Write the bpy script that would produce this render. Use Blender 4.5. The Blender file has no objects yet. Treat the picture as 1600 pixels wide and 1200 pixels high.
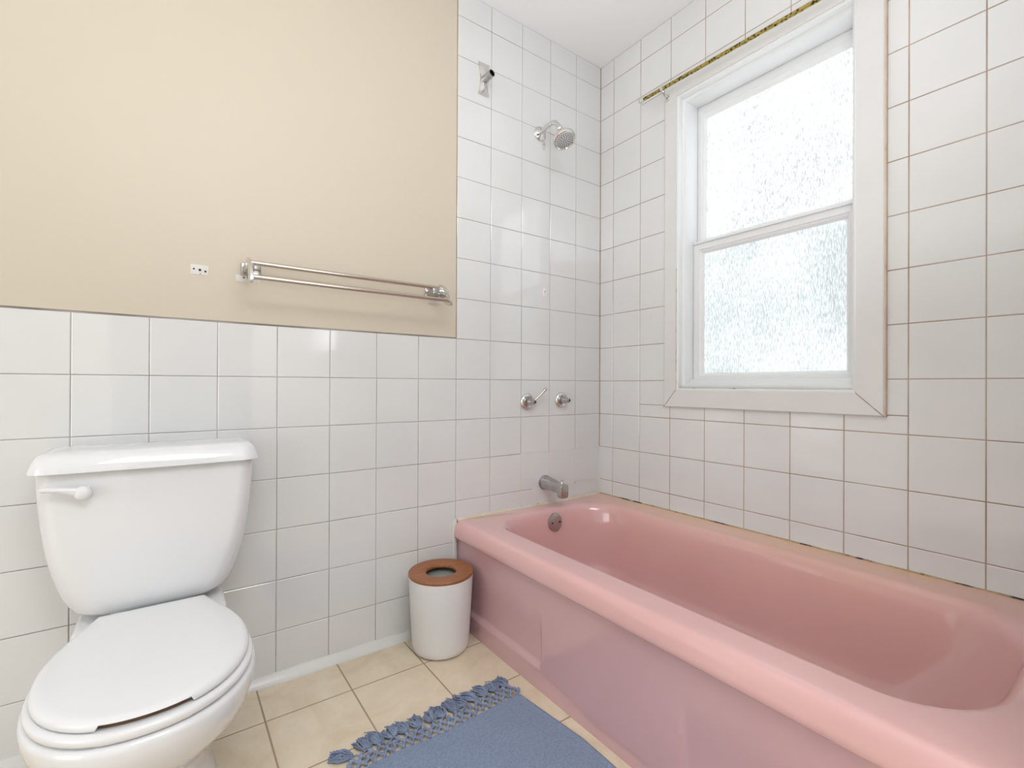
import bpy, bmesh, math, random
from math import pi, sin, cos, sqrt
from mathutils import Vector, Matrix

C = bpy.context.scene.collection
S = bpy.context.scene
random.seed(4)

# ------------------------------------------------------------------ camera
cam_data = bpy.data.cameras.new('camera')
cam = bpy.data.objects.new('camera', cam_data)
C.objects.link(cam)
CYAW, CPITCH, CROLL, FPX = 0.6249, 0.0025, 0.0044, 740.49
fw = Vector((sin(CYAW) * cos(CPITCH), cos(CYAW) * cos(CPITCH), sin(CPITCH)))
rt = Vector((cos(CYAW), -sin(CYAW), 0))
up = rt.cross(fw)
rt2 = cos(CROLL) * rt + sin(CROLL) * up
up2 = rt2.cross(fw)
cam.matrix_world = Matrix(((rt2.x, up2.x, -fw.x, -1.6525), (rt2.y, up2.y, -fw.y, -1.5799),
                           (rt2.z, up2.z, -fw.z, 0.8967), (0, 0, 0, 1)))
cam_data.sensor_width = 36
cam_data.lens = FPX * 36 / 1600
cam_data.clip_start = 0.02
S.camera = cam

# ------------------------------------------------------------------ world and exposure
S.view_settings.view_transform = 'Standard'
S.view_settings.look = 'None'
S.view_settings.gamma = 1
S.view_settings.use_curve_mapping = False
S.view_settings.exposure = 0.44

world = bpy.data.worlds.new('sky')
S.world = world
world.use_nodes = True
wn, wl = world.node_tree.nodes, world.node_tree.links
wn.clear()
wout = wn.new('ShaderNodeOutputWorld')
wbg = wn.new('ShaderNodeBackground')
wtc = wn.new('ShaderNodeTexCoord')
wsep = wn.new('ShaderNodeSeparateXYZ')
wramp = wn.new('ShaderNodeValToRGB')
wmap = wn.new('ShaderNodeMapRange')
wmap.inputs[1].default_value = -1
wmap.inputs[2].default_value = 1
wl.new(wtc.outputs['Generated'], wsep.inputs[0])
wl.new(wsep.outputs['Z'], wmap.inputs[0])
wl.new(wmap.outputs[0], wramp.inputs[0])
wl.new(wramp.outputs[0], wbg.inputs[0])
wl.new(wbg.outputs[0], wout.inputs[0])
cr = wramp.color_ramp
cr.elements[0].position = 0.0
cr.elements[0].color = (0.16, 0.2, 0.12, 1)
cr.elements[1].position = 1.0
cr.elements[1].color = (0.75, 0.88, 1.0, 1)
e = cr.elements.new(0.49); e.color = (0.3, 0.36, 0.26, 1)
e = cr.elements.new(0.53); e.color = (0.95, 0.98, 1.0, 1)
wbg.inputs[1].default_value = 0.22


def area_light(name, loc, aim, sx, sy, power, col):
    l = bpy.data.lights.new(name, 'AREA')
    l.shape = 'RECTANGLE'
    l.size, l.size_y = sx, sy
    l.energy = power
    l.color = col
    o = bpy.data.objects.new(name, l)
    o.location = loc
    o.rotation_euler = (Vector(aim) - Vector(loc)).to_track_quat('-Z', 'Y').to_euler()
    C.objects.link(o)
    return o


# added area lights out of view, standing in for bounced room light
BULB_W = 1.2
area_light('ceiling_bounce_fill', (-1.25, -1.65, 1.1), (-1.25, -1.6499, 2.4), 0.8, 0.8, 15.0, (0.94, 0.975, 1.03))
area_light('overhead_fill', (-1.45, -2.0, 2.37), (-1.2, -1.6, 0), 1.2, 1.0, 22.0, (0.945, 0.98, 1.03))
area_light('left_side_fill', (-5.10, -1.75, 1.15), (0.0, -1.75, 1.0), 1.8, 2.0, 28.0, (0.94, 0.975, 1.03))


# ------------------------------------------------------------------ helpers
def new_mat(name):
    m = bpy.data.materials.new(name)
    m.use_nodes = True
    n, l = m.node_tree.nodes, m.node_tree.links
    b = n['Principled BSDF']
    return m, n, l, b


def sock(node, name, val):
    if name in node.inputs:
        node.inputs[name].default_value = val


def simple(name, col, rough=0.5, metal=0.0, coat=0.0, spec=0.5, bump=None, mottle=None, ior=1.45):
    m, n, l, b = new_mat(name)
    b.inputs['Base Color'].default_value = (*col, 1)
    b.inputs['Roughness'].default_value = rough
    b.inputs['Metallic'].default_value = metal
    sock(b, 'Coat Weight', coat)
    sock(b, 'Coat Roughness', 0.04)
    sock(b, 'Specular IOR Level', spec)
    tc = n.new('ShaderNodeTexCoord')
    if bump:
        sc, st = bump
        t = n.new('ShaderNodeTexNoise'); t.inputs['Scale'].default_value = sc
        t.inputs['Detail'].default_value = 3
        bm_ = n.new('ShaderNodeBump'); bm_.inputs['Strength'].default_value = st
        bm_.inputs['Distance'].default_value = 0.002
        l.new(tc.outputs['Object'], t.inputs['Vector'])
        l.new(t.outputs['Fac'], bm_.inputs['Height'])
        l.new(bm_.outputs[0], b.inputs['Normal'])
    if mottle:
        sc, col2, lo, hi = mottle
        t = n.new('ShaderNodeTexNoise'); t.inputs['Scale'].default_value = sc
        t.inputs['Detail'].default_value = 6
        r = n.new('ShaderNodeValToRGB')
        r.color_ramp.elements[0].position = lo
        r.color_ramp.elements[1].position = hi
        r.color_ramp.elements[0].color = (*col, 1)
        r.color_ramp.elements[1].color = (*col2, 1)
        l.new(tc.outputs['Object'], t.inputs['Vector'])
        l.new(t.outputs['Fac'], r.inputs[0])
        l.new(r.outputs[0], b.inputs['Base Color'])
    return m


def mobj(name, bm, mats, parent=None, smooth=True, sharp=40):
    me = bpy.data.meshes.new(name)
    bmesh.ops.recalc_face_normals(bm, faces=bm.faces[:])
    if smooth:
        for f in bm.faces:
            f.smooth = True
        for ed in bm.edges:
            if len(ed.link_faces) == 2 and ed.calc_face_angle(0) > math.radians(sharp):
                ed.smooth = False
    bm.to_mesh(me)
    bm.free()
    if not isinstance(mats, (list, tuple)):
        mats = [mats]
    for m in mats:
        me.materials.append(m)
    o = bpy.data.objects.new(name, me)
    C.objects.link(o)
    if parent is not None:
        o.parent = parent
        o.matrix_parent_inverse = Matrix.Translation(parent.location).inverted()
    return o


def thing(name, label, cat, loc=(0, 0, 0), group=None):
    o = bpy.data.objects.new(name, None)
    o.empty_display_size = 0.05
    o.location = loc
    C.objects.link(o)
    o['label'] = label
    o['category'] = cat
    if group:
        o['group'] = group
    return o


def tag(o, label, cat, group=None):
    o['label'] = label
    o['category'] = cat
    if group:
        o['group'] = group
    return o


def struct(o):
    o['kind'] = 'structure'
    return o


def add_box(bm, lo, hi, mi=0, bevel=0.0, seg=2):
    x0, y0, z0 = lo
    x1, y1, z1 = hi
    v = [bm.verts.new(p) for p in ((x0, y0, z0), (x1, y0, z0), (x1, y1, z0), (x0, y1, z0),
                                   (x0, y0, z1), (x1, y0, z1), (x1, y1, z1), (x0, y1, z1))]
    fs = [bm.faces.new([v[i] for i in q]) for q in
          ((0, 3, 2, 1), (4, 5, 6, 7), (0, 1, 5, 4), (1, 2, 6, 5), (2, 3, 7, 6), (3, 0, 4, 7))]
    for f in fs:
        f.material_index = mi
    if bevel > 0:
        es = list({ed for f in fs for ed in f.edges})
        r = bmesh.ops.bevel(bm, geom=es, offset=bevel, segments=seg, affect='EDGES', profile=0.5)
        for f in r['faces']:
            f.material_index = mi
    return fs


def loft(bm, rings, cap0=True, cap1=True, mi=0, closed=True):
    """rings: lists of points, each the same length."""
    vr = [[bm.verts.new(p) for p in r] for r in rings]
    n = len(vr[0])
    for a, b in zip(vr[:-1], vr[1:]):
        for i in range(n if closed else n - 1):
            j = (i + 1) % n
            f = bm.faces.new((a[i], a[j], b[j], b[i]))
            f.material_index = mi
    if cap0:
        f = bm.faces.new(vr[0][::-1]); f.material_index = mi
    if cap1:
        f = bm.faces.new(vr[-1]); f.material_index = mi
    return vr


def basis(axis):
    z = Vector(axis).normalized()
    x = z.orthogonal().normalized()
    return x, z.cross(x), z


def lathe(bm, base, axis, prof, seg=32, mi=0, cap0=True, cap1=True):
    """prof: (radius, height) pairs along the axis."""
    x, y, z = basis(axis)
    b = Vector(base)
    rings = []
    for r, h in prof:
        r = max(r, 1e-4)
        rings.append([b + z * h + (x * cos(2 * pi * i / seg) + y * sin(2 * pi * i / seg)) * r for i in range(seg)])
    return loft(bm, rings, cap0, cap1, mi)


def tube(bm, pts, rad, seg=12, mi=0, caps=True):
    pts = [Vector(p) for p in pts]
    n = len(pts)
    rads = rad if isinstance(rad, (list, tuple)) else [rad] * n
    t0 = (pts[1] - pts[0]).normalized()
    x = t0.orthogonal().normalized()
    rings = []
    for i, p in enumerate(pts):
        t = (pts[min(i + 1, n - 1)] - pts[max(i - 1, 0)]).normalized()
        x = (x - t * x.dot(t)).normalized()
        y = t.cross(x)
        rings.append([p + (x * cos(2 * pi * k / seg) + y * sin(2 * pi * k / seg)) * rads[i] for k in range(seg)])
    loft(bm, rings, caps, caps, mi)


def spline(pts, n=8):
    P = [Vector(p) for p in pts]
    P = [P[0] * 2 - P[1]] + P + [P[-1] * 2 - P[-2]]
    out = []
    for i in range(1, len(P) - 2):
        for k in range(n):
            t = k / n
            a, b, c, d = P[i - 1], P[i], P[i + 1], P[i + 2]
            out.append(0.5 * ((2 * b) + (c - a) * t + (2 * a - 5 * b + 4 * c - d) * t * t + (3 * b - a - 3 * c + d) * t ** 3))
    out.append(P[-2])
    return out


# ------------------------------------------------------------------ materials
M = {}


def tile_mat():
    m, n, l, b = new_mat('white_glazed_tile')
    tc = n.new('ShaderNodeTexCoord')
    t = n.new('ShaderNodeTexNoise'); t.inputs['Scale'].default_value = 2.2; t.inputs['Detail'].default_value = 4
    r = n.new('ShaderNodeValToRGB')
    r.color_ramp.elements[0].position = 0.35; r.color_ramp.elements[0].color = (0.71, 0.71, 0.70, 1)
    r.color_ramp.elements[1].position = 0.7; r.color_ramp.elements[1].color = (0.77, 0.77, 0.76, 1)
    l.new(tc.outputs['Object'], t.inputs['Vector']); l.new(t.outputs['Fac'], r.inputs[0])
    l.new(r.outputs[0], b.inputs['Base Color'])
    b.inputs['Roughness'].default_value = 0.05
    sock(b, 'Specular IOR Level', 0.85)
    t2 = n.new('ShaderNodeTexNoise'); t2.inputs['Scale'].default_value = 14; t2.inputs['Detail'].default_value = 2
    bp = n.new('ShaderNodeBump'); bp.inputs['Strength'].default_value = 0.05; bp.inputs['Distance'].default_value = 0.004
    l.new(tc.outputs['Object'], t2.inputs['Vector']); l.new(t2.outputs['Fac'], bp.inputs['Height'])
    l.new(bp.outputs[0], b.inputs['Normal'])
    return m


M['tile'] = tile_mat()


def grout_mat(name, c1, c2, clean=None):
    """grout with blotchy stains; clean: (centre, scale, colour) of a patch smeared over with white caulk."""
    m, n, l, b = new_mat(name)
    tc = n.new('ShaderNodeTexCoord')
    t = n.new('ShaderNodeTexNoise'); t.inputs['Scale'].default_value = 5; t.inputs['Detail'].default_value = 8
    r = n.new('ShaderNodeValToRGB')
    r.color_ramp.elements[0].position = 0.38; r.color_ramp.elements[0].color = (*c1, 1)
    r.color_ramp.elements[1].position = 0.62; r.color_ramp.elements[1].color = (*c2, 1)
    l.new(tc.outputs['Object'], t.inputs['Vector']); l.new(t.outputs['Fac'], r.inputs[0])
    last = r.outputs[0]
    b.inputs['Roughness'].default_value = 0.85
    l.new(last, b.inputs['Base Color'])
    return m


M['grout'] = grout_mat('grey_grout', (0.24, 0.22, 0.20), (0.46, 0.43, 0.40))
M['grout_stain'] = grout_mat('rust_stained_grout', (0.32, 0.21, 0.14), (0.48, 0.355, 0.27))
M['grout_white'] = simple('white_caulk', (0.72, 0.70, 0.66), 0.5)
M['brown_edge'] = simple('brown_gap', (0.28, 0.19, 0.11), 0.8, mottle=(6, (0.42, 0.3, 0.16), 0.4, 0.6))
M['paint'] = simple('cream_wall_paint', (0.635, 0.565, 0.455), 0.42, spec=0.35, bump=(60, 0.12))
M['paint_white'] = simple('white_wall_paint', (0.80, 0.79, 0.77), 0.5)
M['ceiling'] = simple('white_ceiling_paint', (0.92, 0.92, 0.92), 0.6)
M['trim_white'] = simple('white_gloss_trim', (0.74, 0.735, 0.71), 0.22, mottle=(5, (0.68, 0.67, 0.64), 0.4, 0.75))
M['vinyl'] = simple('white_window_vinyl', (0.78, 0.79, 0.79), 0.28)
M['casing'] = simple('painted_window_casing', (0.74, 0.735, 0.725), 0.4, mottle=(9, (0.71, 0.70, 0.69), 0.45, 0.8), bump=(25, 0.15))
M['porcelain'] = simple('white_porcelain', (0.78, 0.785, 0.79), 0.07, coat=0.3)
M['seat'] = simple('white_seat_plastic', (0.78, 0.78, 0.785), 0.16)
M['plastic_white'] = simple('white_satin_plastic', (0.80, 0.79, 0.77), 0.38)
M['dark'] = simple('dark_hole', (0.03, 0.025, 0.02), 0.8)
M['slit_shade'] = simple('brown_gap_shade', (0.16, 0.09, 0.05), 0.8)
M['chrome'] = simple('chrome', (0.72, 0.71, 0.69), 0.08, 1.0)
M['chrome_dull'] = simple('dull_chrome', (0.50, 0.49, 0.485), 0.2, 1.0, mottle=(30, (0.38, 0.36, 0.35), 0.45, 0.7))
M['chrome_warm'] = simple('worn_nickel', (0.60, 0.53, 0.46), 0.16, 1.0)
M['face_grey'] = simple('grey_spray_face', (0.60, 0.60, 0.59), 0.4, 0.0)
M['brass'] = simple('tarnished_brass', (0.46, 0.36, 0.10), 0.32, 0.8, mottle=(110, (0.05, 0.035, 0.015), 0.50, 0.60))
M['clear'] = simple('clear_caulk_residue', (0.62, 0.60, 0.56), 0.2)
M['bin_inside'] = simple('grey_liner', (0.30, 0.32, 0.29), 0.5)
M['yarn'] = simple('blue_grey_yarn', (0.20, 0.245, 0.36), 0.9, mottle=(40, (0.27, 0.33, 0.46), 0.4, 0.65))


def wood():
    m, n, l, b = new_mat('stained_wood')
    tc = n.new('ShaderNodeTexCoord')
    mp = n.new('ShaderNodeMapping'); mp.inputs['Scale'].default_value = (6, 60, 6)
    mp.inputs['Rotation'].default_value = (0, 0, 0.4)
    t = n.new('ShaderNodeTexNoise'); t.inputs['Scale'].default_value = 2.5; t.inputs['Detail'].default_value = 6
    r = n.new('ShaderNodeValToRGB')
    r.color_ramp.elements[0].position = 0.3; r.color_ramp.elements[0].color = (0.25, 0.085, 0.03, 1)
    r.color_ramp.elements[1].position = 0.7; r.color_ramp.elements[1].color = (0.40, 0.155, 0.06, 1)
    l.new(tc.outputs['Object'], mp.inputs[0]); l.new(mp.outputs[0], t.inputs['Vector'])
    l.new(t.outputs['Fac'], r.inputs[0]); l.new(r.outputs[0], b.inputs['Base Color'])
    b.inputs['Roughness'].default_value = 0.4
    return m


M['wood'] = wood()


def pink(name, c1, c2, stain_tint=None):
    m, n, l, b = new_mat(name)
    b.inputs['Roughness'].default_value = 0.12
    sock(b, 'Coat Weight', 0.5); sock(b, 'Coat Roughness', 0.06); sock(b, 'Coat IOR', 1.6)
    tc = n.new('ShaderNodeTexCoord')
    t = n.new('ShaderNodeTexNoise'); t.inputs['Scale'].default_value = 3.0; t.inputs['Detail'].default_value = 3
    r = n.new('ShaderNodeValToRGB')
    r.color_ramp.elements[0].position = 0.35; r.color_ramp.elements[0].color = (*c1, 1)
    r.color_ramp.elements[1].position = 0.7; r.color_ramp.elements[1].color = (*c2, 1)
    l.new(tc.outputs['Object'], t.inputs['Vector']); l.new(t.outputs['Fac'], r.inputs[0])
    last = r.outputs[0]
    if stain_tint:
        # orange tint broken by noise, stronger on the ledge toward the window wall
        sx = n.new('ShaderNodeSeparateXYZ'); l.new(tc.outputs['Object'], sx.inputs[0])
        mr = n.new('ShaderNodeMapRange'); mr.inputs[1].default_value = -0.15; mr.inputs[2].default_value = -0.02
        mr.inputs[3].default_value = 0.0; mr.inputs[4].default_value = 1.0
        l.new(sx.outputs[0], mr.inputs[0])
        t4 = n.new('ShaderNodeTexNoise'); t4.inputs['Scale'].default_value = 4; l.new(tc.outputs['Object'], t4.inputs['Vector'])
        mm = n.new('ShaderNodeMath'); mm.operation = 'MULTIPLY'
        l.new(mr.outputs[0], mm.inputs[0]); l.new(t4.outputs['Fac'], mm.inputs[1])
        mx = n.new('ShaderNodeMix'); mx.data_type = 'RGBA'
        mx.inputs[7].default_value = (*stain_tint, 1)
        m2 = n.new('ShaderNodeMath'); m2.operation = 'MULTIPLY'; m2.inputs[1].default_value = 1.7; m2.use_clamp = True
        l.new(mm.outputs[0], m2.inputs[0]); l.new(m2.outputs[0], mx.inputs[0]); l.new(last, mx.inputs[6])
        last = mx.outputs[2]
    l.new(last, b.inputs['Base Color'])
    t2 = n.new('ShaderNodeTexNoise'); t2.inputs['Scale'].default_value = 9
    bp = n.new('ShaderNodeBump'); bp.inputs['Strength'].default_value = 0.08; bp.inputs['Distance'].default_value = 0.004
    l.new(tc.outputs['Object'], t2.inputs['Vector']); l.new(t2.outputs['Fac'], bp.inputs['Height'])
    l.new(bp.outputs[0], b.inputs['Normal'])
    return m


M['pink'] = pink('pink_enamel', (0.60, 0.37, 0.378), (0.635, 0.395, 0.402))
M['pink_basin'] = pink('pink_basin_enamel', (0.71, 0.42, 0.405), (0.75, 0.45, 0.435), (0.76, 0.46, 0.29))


def floor_mat():
    m, n, l, b = new_mat('beige_marbled_vinyl')
    tc = n.new('ShaderNodeTexCoord')
    t = n.new('ShaderNodeTexNoise'); t.inputs['Scale'].default_value = 7; t.inputs['Detail'].default_value = 9
    t.inputs['Roughness'].default_value = 0.65
    if 'Distortion' in t.inputs:
        t.inputs['Distortion'].default_value = 0.8
    r = n.new('ShaderNodeValToRGB')
    r.color_ramp.elements[0].position = 0.33; r.color_ramp.elements[0].color = (0.70, 0.575, 0.41, 1)
    r.color_ramp.elements[1].position = 0.68; r.color_ramp.elements[1].color = (0.82, 0.715, 0.555, 1)
    l.new(tc.outputs['Object'], t.inputs['Vector']); l.new(t.outputs['Fac'], r.inputs[0])
    l.new(r.outputs[0], b.inputs['Base Color'])
    b.inputs['Roughness'].default_value = 0.38
    return m


M['floor'] = floor_mat()
M['floor_joint'] = simple('brown_tile_joint', (0.38, 0.29, 0.19), 0.7, mottle=(8, (0.40, 0.31, 0.21), 0.4, 0.6))


def caulk_mat(name, base, stain_tint, mould, lo):
    m, n, l, b = new_mat(name)
    tc = n.new('ShaderNodeTexCoord')
    t = n.new('ShaderNodeTexNoise'); t.inputs['Scale'].default_value = 11; t.inputs['Detail'].default_value = 8
    t.inputs['Roughness'].default_value = 0.7
    r = n.new('ShaderNodeValToRGB')
    r.color_ramp.elements[0].position = 0.35; r.color_ramp.elements[0].color = (*base, 1)
    r.color_ramp.elements[1].position = lo - 0.04; r.color_ramp.elements[1].color = (*stain_tint, 1)
    ee = r.color_ramp.elements.new(lo); ee.color = (*mould, 1)
    l.new(tc.outputs['Object'], t.inputs['Vector']); l.new(t.outputs['Fac'], r.inputs[0])
    l.new(r.outputs[0], b.inputs['Base Color'])
    b.inputs['Roughness'].default_value = 0.6
    return m


M['caulk_mould'] = caulk_mat('mouldy_caulk', (0.55, 0.42, 0.28), (0.42, 0.28, 0.15), (0.02, 0.018, 0.015), 0.575)
M['caulk_cream'] = caulk_mat('cream_caulk', (0.72, 0.66, 0.56), (0.66, 0.52, 0.36), (0.35, 0.22, 0.12), 0.68)
M['casing_seam'] = caulk_mat('orange_stained_seam', (0.70, 0.56, 0.45), (0.62, 0.43, 0.31), (0.35, 0.2, 0.12), 0.66)
M['sill_dirt'] = caulk_mat('flaking_sill_paint', (0.70, 0.68, 0.63), (0.60, 0.52, 0.40), (0.22, 0.13, 0.06), 0.64)


def pane_mat(name, strength, col, low_col, dark_at, wide):
    """obscure rain glass, streaky refraction and translucency, with daylight painted in as emission."""
    m, n, l, b = new_mat(name)
    n.remove(b)
    out = n['Material Output']
    tc = n.new('ShaderNodeTexCoord')
    mp = n.new('ShaderNodeMapping'); mp.inputs['Scale'].default_value = (320, 320, 58)
    t = n.new('ShaderNodeTexNoise'); t.inputs['Scale'].default_value = 1.0; t.inputs['Detail'].default_value = 3
    t.inputs['Roughness'].default_value = 0.55
    if 'Distortion' in t.inputs:
        t.inputs['Distortion'].default_value = 0.35
    l.new(tc.outputs['Object'], mp.inputs[0]); l.new(mp.outputs[0], t.inputs['Vector'])
    bp = n.new('ShaderNodeBump'); bp.inputs['Strength'].default_value = 0.9; bp.inputs['Distance'].default_value = 0.004
    l.new(t.outputs['Fac'], bp.inputs['Height'])
    # random broad tone differences painted into the glow
    t3 = n.new('ShaderNodeTexNoise'); t3.inputs['Scale'].default_value = 3.2; t3.inputs['Detail'].default_value = 1
    l.new(tc.outputs['Object'], t3.inputs['Vector'])
    big = n.new('ShaderNodeMapRange'); big.inputs[1].default_value = 0.35; big.inputs[2].default_value = 0.65
    big.inputs[3].default_value = 0.86; big.inputs[4].default_value = 1.12
    l.new(t3.outputs['Fac'], big.inputs[0])
    r = n.new('ShaderNodeValToRGB')
    r.color_ramp.elements[0].position = dark_at; r.color_ramp.elements[0].color = (*low_col, 1)
    r.color_ramp.elements[1].position = dark_at + wide; r.color_ramp.elements[1].color = (*col, 1)
    l.new(t.outputs['Fac'], r.inputs[0])
    em = n.new('ShaderNodeEmission')  # the glass's own glow stands in for daylight coming through
    ml = n.new('ShaderNodeMath'); ml.operation = 'MULTIPLY'; ml.inputs[1].default_value = strength
    l.new(big.outputs[0], ml.inputs[0])
    l.new(r.outputs[0], em.inputs['Color']); l.new(ml.outputs[0], em.inputs['Strength'])
    tr = n.new('ShaderNodeBsdfTranslucent'); tr.inputs['Color'].default_value = (0.22, 0.24, 0.25, 1)
    l.new(bp.outputs[0], tr.inputs['Normal'])
    rf = n.new('ShaderNodeBsdfGlass'); rf.inputs['Roughness'].default_value = 0.25
    rf.inputs['IOR'].default_value = 1.4; rf.inputs['Color'].default_value = (0.45, 0.47, 0.48, 1)
    l.new(bp.outputs[0], rf.inputs['Normal'])
    mx = n.new('ShaderNodeMixShader'); mx.inputs[0].default_value = 0.35
    l.new(tr.outputs[0], mx.inputs[1]); l.new(rf.outputs[0], mx.inputs[2])
    ad = n.new('ShaderNodeAddShader')
    l.new(mx.outputs[0], ad.inputs[0]); l.new(em.outputs[0], ad.inputs[1])
    l.new(ad.outputs[0], out.inputs['Surface'])
    return m


M['pane_upper'] = pane_mat('obscure_glass_upper', 1.75, (0.96, 0.98, 1.0), (0.22, 0.235, 0.25), 0.45, 0.20)
M['pane_lower'] = pane_mat('obscure_glass_lower', 0.68, (0.94, 0.98, 0.985), (0.50, 0.545, 0.54), 0.38, 0.2)


def rug_mat():
    m, n, l, b = new_mat('blue_woven_cotton')
    tc = n.new('ShaderNodeTexCoord')
    sp = n.new('ShaderNodeSeparateXYZ'); l.new(tc.outputs['Object'], sp.inputs[0])

    def wave(o, f):
        a = n.new('ShaderNodeMath'); a.operation = 'MULTIPLY'; a.inputs[1].default_value = f
        s_ = n.new('ShaderNodeMath'); s_.operation = 'SINE'
        l.new(o, a.inputs[0]); l.new(a.outputs[0], s_.inputs[0]); return s_.outputs[0]
    w1, w2 = wave(sp.outputs[0], 1000), wave(sp.outputs[1], 1250)
    mu = n.new('ShaderNodeMath'); mu.operation = 'MULTIPLY'
    l.new(w1, mu.inputs[0]); l.new(w2, mu.inputs[1])
    t = n.new('ShaderNodeTexNoise'); t.inputs['Scale'].default_value = 160; t.inputs['Detail'].default_value = 3
    l.new(tc.outputs['Object'], t.inputs['Vector'])
    ad = n.new('ShaderNodeMath'); ad.operation = 'MULTIPLY_ADD'; ad.inputs[1].default_value = 0.35
    l.new(mu.outputs[0], ad.inputs[0]); l.new(t.outputs['Fac'], ad.inputs[2])
    r = n.new('ShaderNodeValToRGB')
    r.color_ramp.elements[0].position = 0.2; r.color_ramp.elements[0].color = (0.19, 0.235, 0.34, 1)
    r.color_ramp.elements[1].position = 0.8; r.color_ramp.elements[1].color = (0.30, 0.365, 0.49, 1)
    l.new(ad.outputs[0], r.inputs[0]); l.new(r.outputs[0], b.inputs['Base Color'])
    bp = n.new('ShaderNodeBump'); bp.inputs['Strength'].default_value = 0.7; bp.inputs['Distance'].default_value = 0.002
    l.new(ad.outputs[0], bp.inputs['Height']); l.new(bp.outputs[0], b.inputs['Normal'])
    b.inputs['Roughness'].default_value = 0.95
    sock(b, 'Specular IOR Level', 0.1)
    return m


M['rug'] = rug_mat()

# ------------------------------------------------------------------ room shell
P = 0.154
Z0 = 0.918          # height of the reference grout line (row 0)
CEIL = 2.403
XP = -0.773         # edge between paint and full-height tiling
ZW = 1.075          # top of the half-height tiling
YEND = -1.53        # wall at the foot of the tub
YB = -2.75          # wall behind the camera
XL = -5.3          # left wall


def rect_minus(r, h):
    """r, h = (u0, v0, u1, v1); pieces of r outside h."""
    u0, v0, u1, v1 = r
    a0, b0, a1, b1 = h
    if a0 >= u1 or a1 <= u0 or b0 >= v1 or b1 <= v0:
        return [r]
    out = []
    if v0 < b0: out.append((u0, v0, u1, b0))
    if v1 > b1: out.append((u0, b1, u1, v1))
    c0, c1 = max(v0, b0), min(v1, b1)
    if u0 < a0: out.append((u0, c0, a0, c1))
    if u1 > a1: out.append((a1, c0, u1, c1))
    return out


def tile_quad(bm, f, r, gap, th, mi, tilt=0.0012, bev=0.0016):
    """f(u, v, d) -> point with d the height above the backing."""
    u0, v0, u1, v1 = r
    g = gap / 2
    u0 += g; u1 -= g; v0 += g; v1 -= g
    if u1 - u0 < 0.006 or v1 - v0 < 0.006:
        return
    b = min(bev, (u1 - u0) / 4, (v1 - v0) / 4)
    tu, tv = random.gauss(0, tilt), random.gauss(0, tilt)
    uc, vc = (u0 + u1) / 2, (v0 + v1) / 2

    def q(u, v, d):
        return f(u, v, d + (u - uc) * tu + (v - vc) * tv)
    rings = [[f(u0, v0, 0), f(u1, v0, 0), f(u1, v1, 0), f(u0, v1, 0)],
             [q(u0, v0, th - b * .6), q(u1, v0, th - b * .6), q(u1, v1, th - b * .6), q(u0, v1, th - b * .6)],
             [q(u0 + b, v0 + b, th), q(u1 - b, v0 + b, th), q(u1 - b, v1 - b, th), q(u0 + b, v1 - b, th)]]
    loft(bm, rings, False, True, mi)


def breaks(lo, hi, start, pitch):
    k = math.floor((lo - start) / pitch)
    out = [lo]
    x = start + k * pitch
    while x < hi - 0.004:
        if x > lo + 0.004:
            out.append(x)
        x += pitch
    out.append(hi)
    return out


TH = 0.0014
GAP = 0.0019
# --- back wall: u = x, v = z; tile faces at y = 0
bm = bmesh.new()
add_box(bm, (XL - .1, TH, -0.05), (0.12, 0.12, CEIL + 0.06), 1)
fb = lambda u, v, d: Vector((u, TH - d, v))
us = breaks(XL, 0.0, -P * 1.0214, P)
us = [u for u in us]
vs = breaks(0.0, CEIL, Z0, P)
for a, b in zip(us[:-1], us[1:]):
    for c, d in zip(vs[:-1], vs[1:]):
        if b <= XP + 0.01 and c >= ZW - 0.02:
            continue
        tile_quad(bm, fb, (a, c, b, d), GAP, TH, 0)
# painted plaster above the half-height tiles
add_box(bm, (XL, -0.0004, ZW + 0.0015), (XP - 0.0035, TH + .002, CEIL), 2)
add_box(bm, (XP - 0.0034, TH - 0.0006, ZW), (XP + 0.001, TH + .001, CEIL), 3)
# joints smeared over with white caulk around the spout
for zc in (Z0 - 2 * P, Z0 - 3 * P):
    add_box(bm, (-P * 3.02 + (0 if zc > .55 else .06), -0.0002, zc - .0022), (-0.002, TH, zc + .0022), 4)
for k in (0, 1, 2):
    add_box(bm, (-P * (1.0214 + k) - .0022, -0.0002, 0.395), (-P * (1.0214 + k) + .0022, TH, Z0 - 2 * P + .003), 4)
wall_back = struct(mobj('wall_back', bm, [M['tile'], M['grout'], M['paint'], M['brown_edge'], M['grout_white']], smooth=False))

# --- window wall: u = y, v = z; tile faces at x = 0
WO = (-1.108, 0.812, -0.369, 2.118)      # casing outer edge (y0, z0, y1, z1)
WI = (-1.040, 0.879, -0.428, 2.055)      # casing inner edge
bm = bmesh.new()
for lo, hi in (((TH, YEND - .5, -.05), (.16, .12, WI[1])), ((TH, YEND - .5, WI[3]), (.16, .12, CEIL + .06)),
               ((TH, YEND - .5, WI[1]), (.16, WI[0], WI[3])), ((TH, WI[2], WI[1]), (.16, .12, WI[3]))):
    add_box(bm, lo, hi, 1)
fr = lambda u, v, d: Vector((TH - d, u, v))
us = sorted(-x for x in breaks(0.0, 1.60, 0.5251 * P, P))
hole = (WO[0] + .004, WO[1] + .004, WO[2] - .004, WO[3] - .004)
for a, b in zip(us[:-1], us[1:]):
    for c, d in zip(vs[:-1], vs[1:]):
        for r in rect_minus((a, c, b, d), hole):
            tile_quad(bm, fr, r, .0025, TH, 0)
wall_right = struct(mobj('wall_right', bm, [M['tile'], M['grout_stain']], smooth=False))

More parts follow.
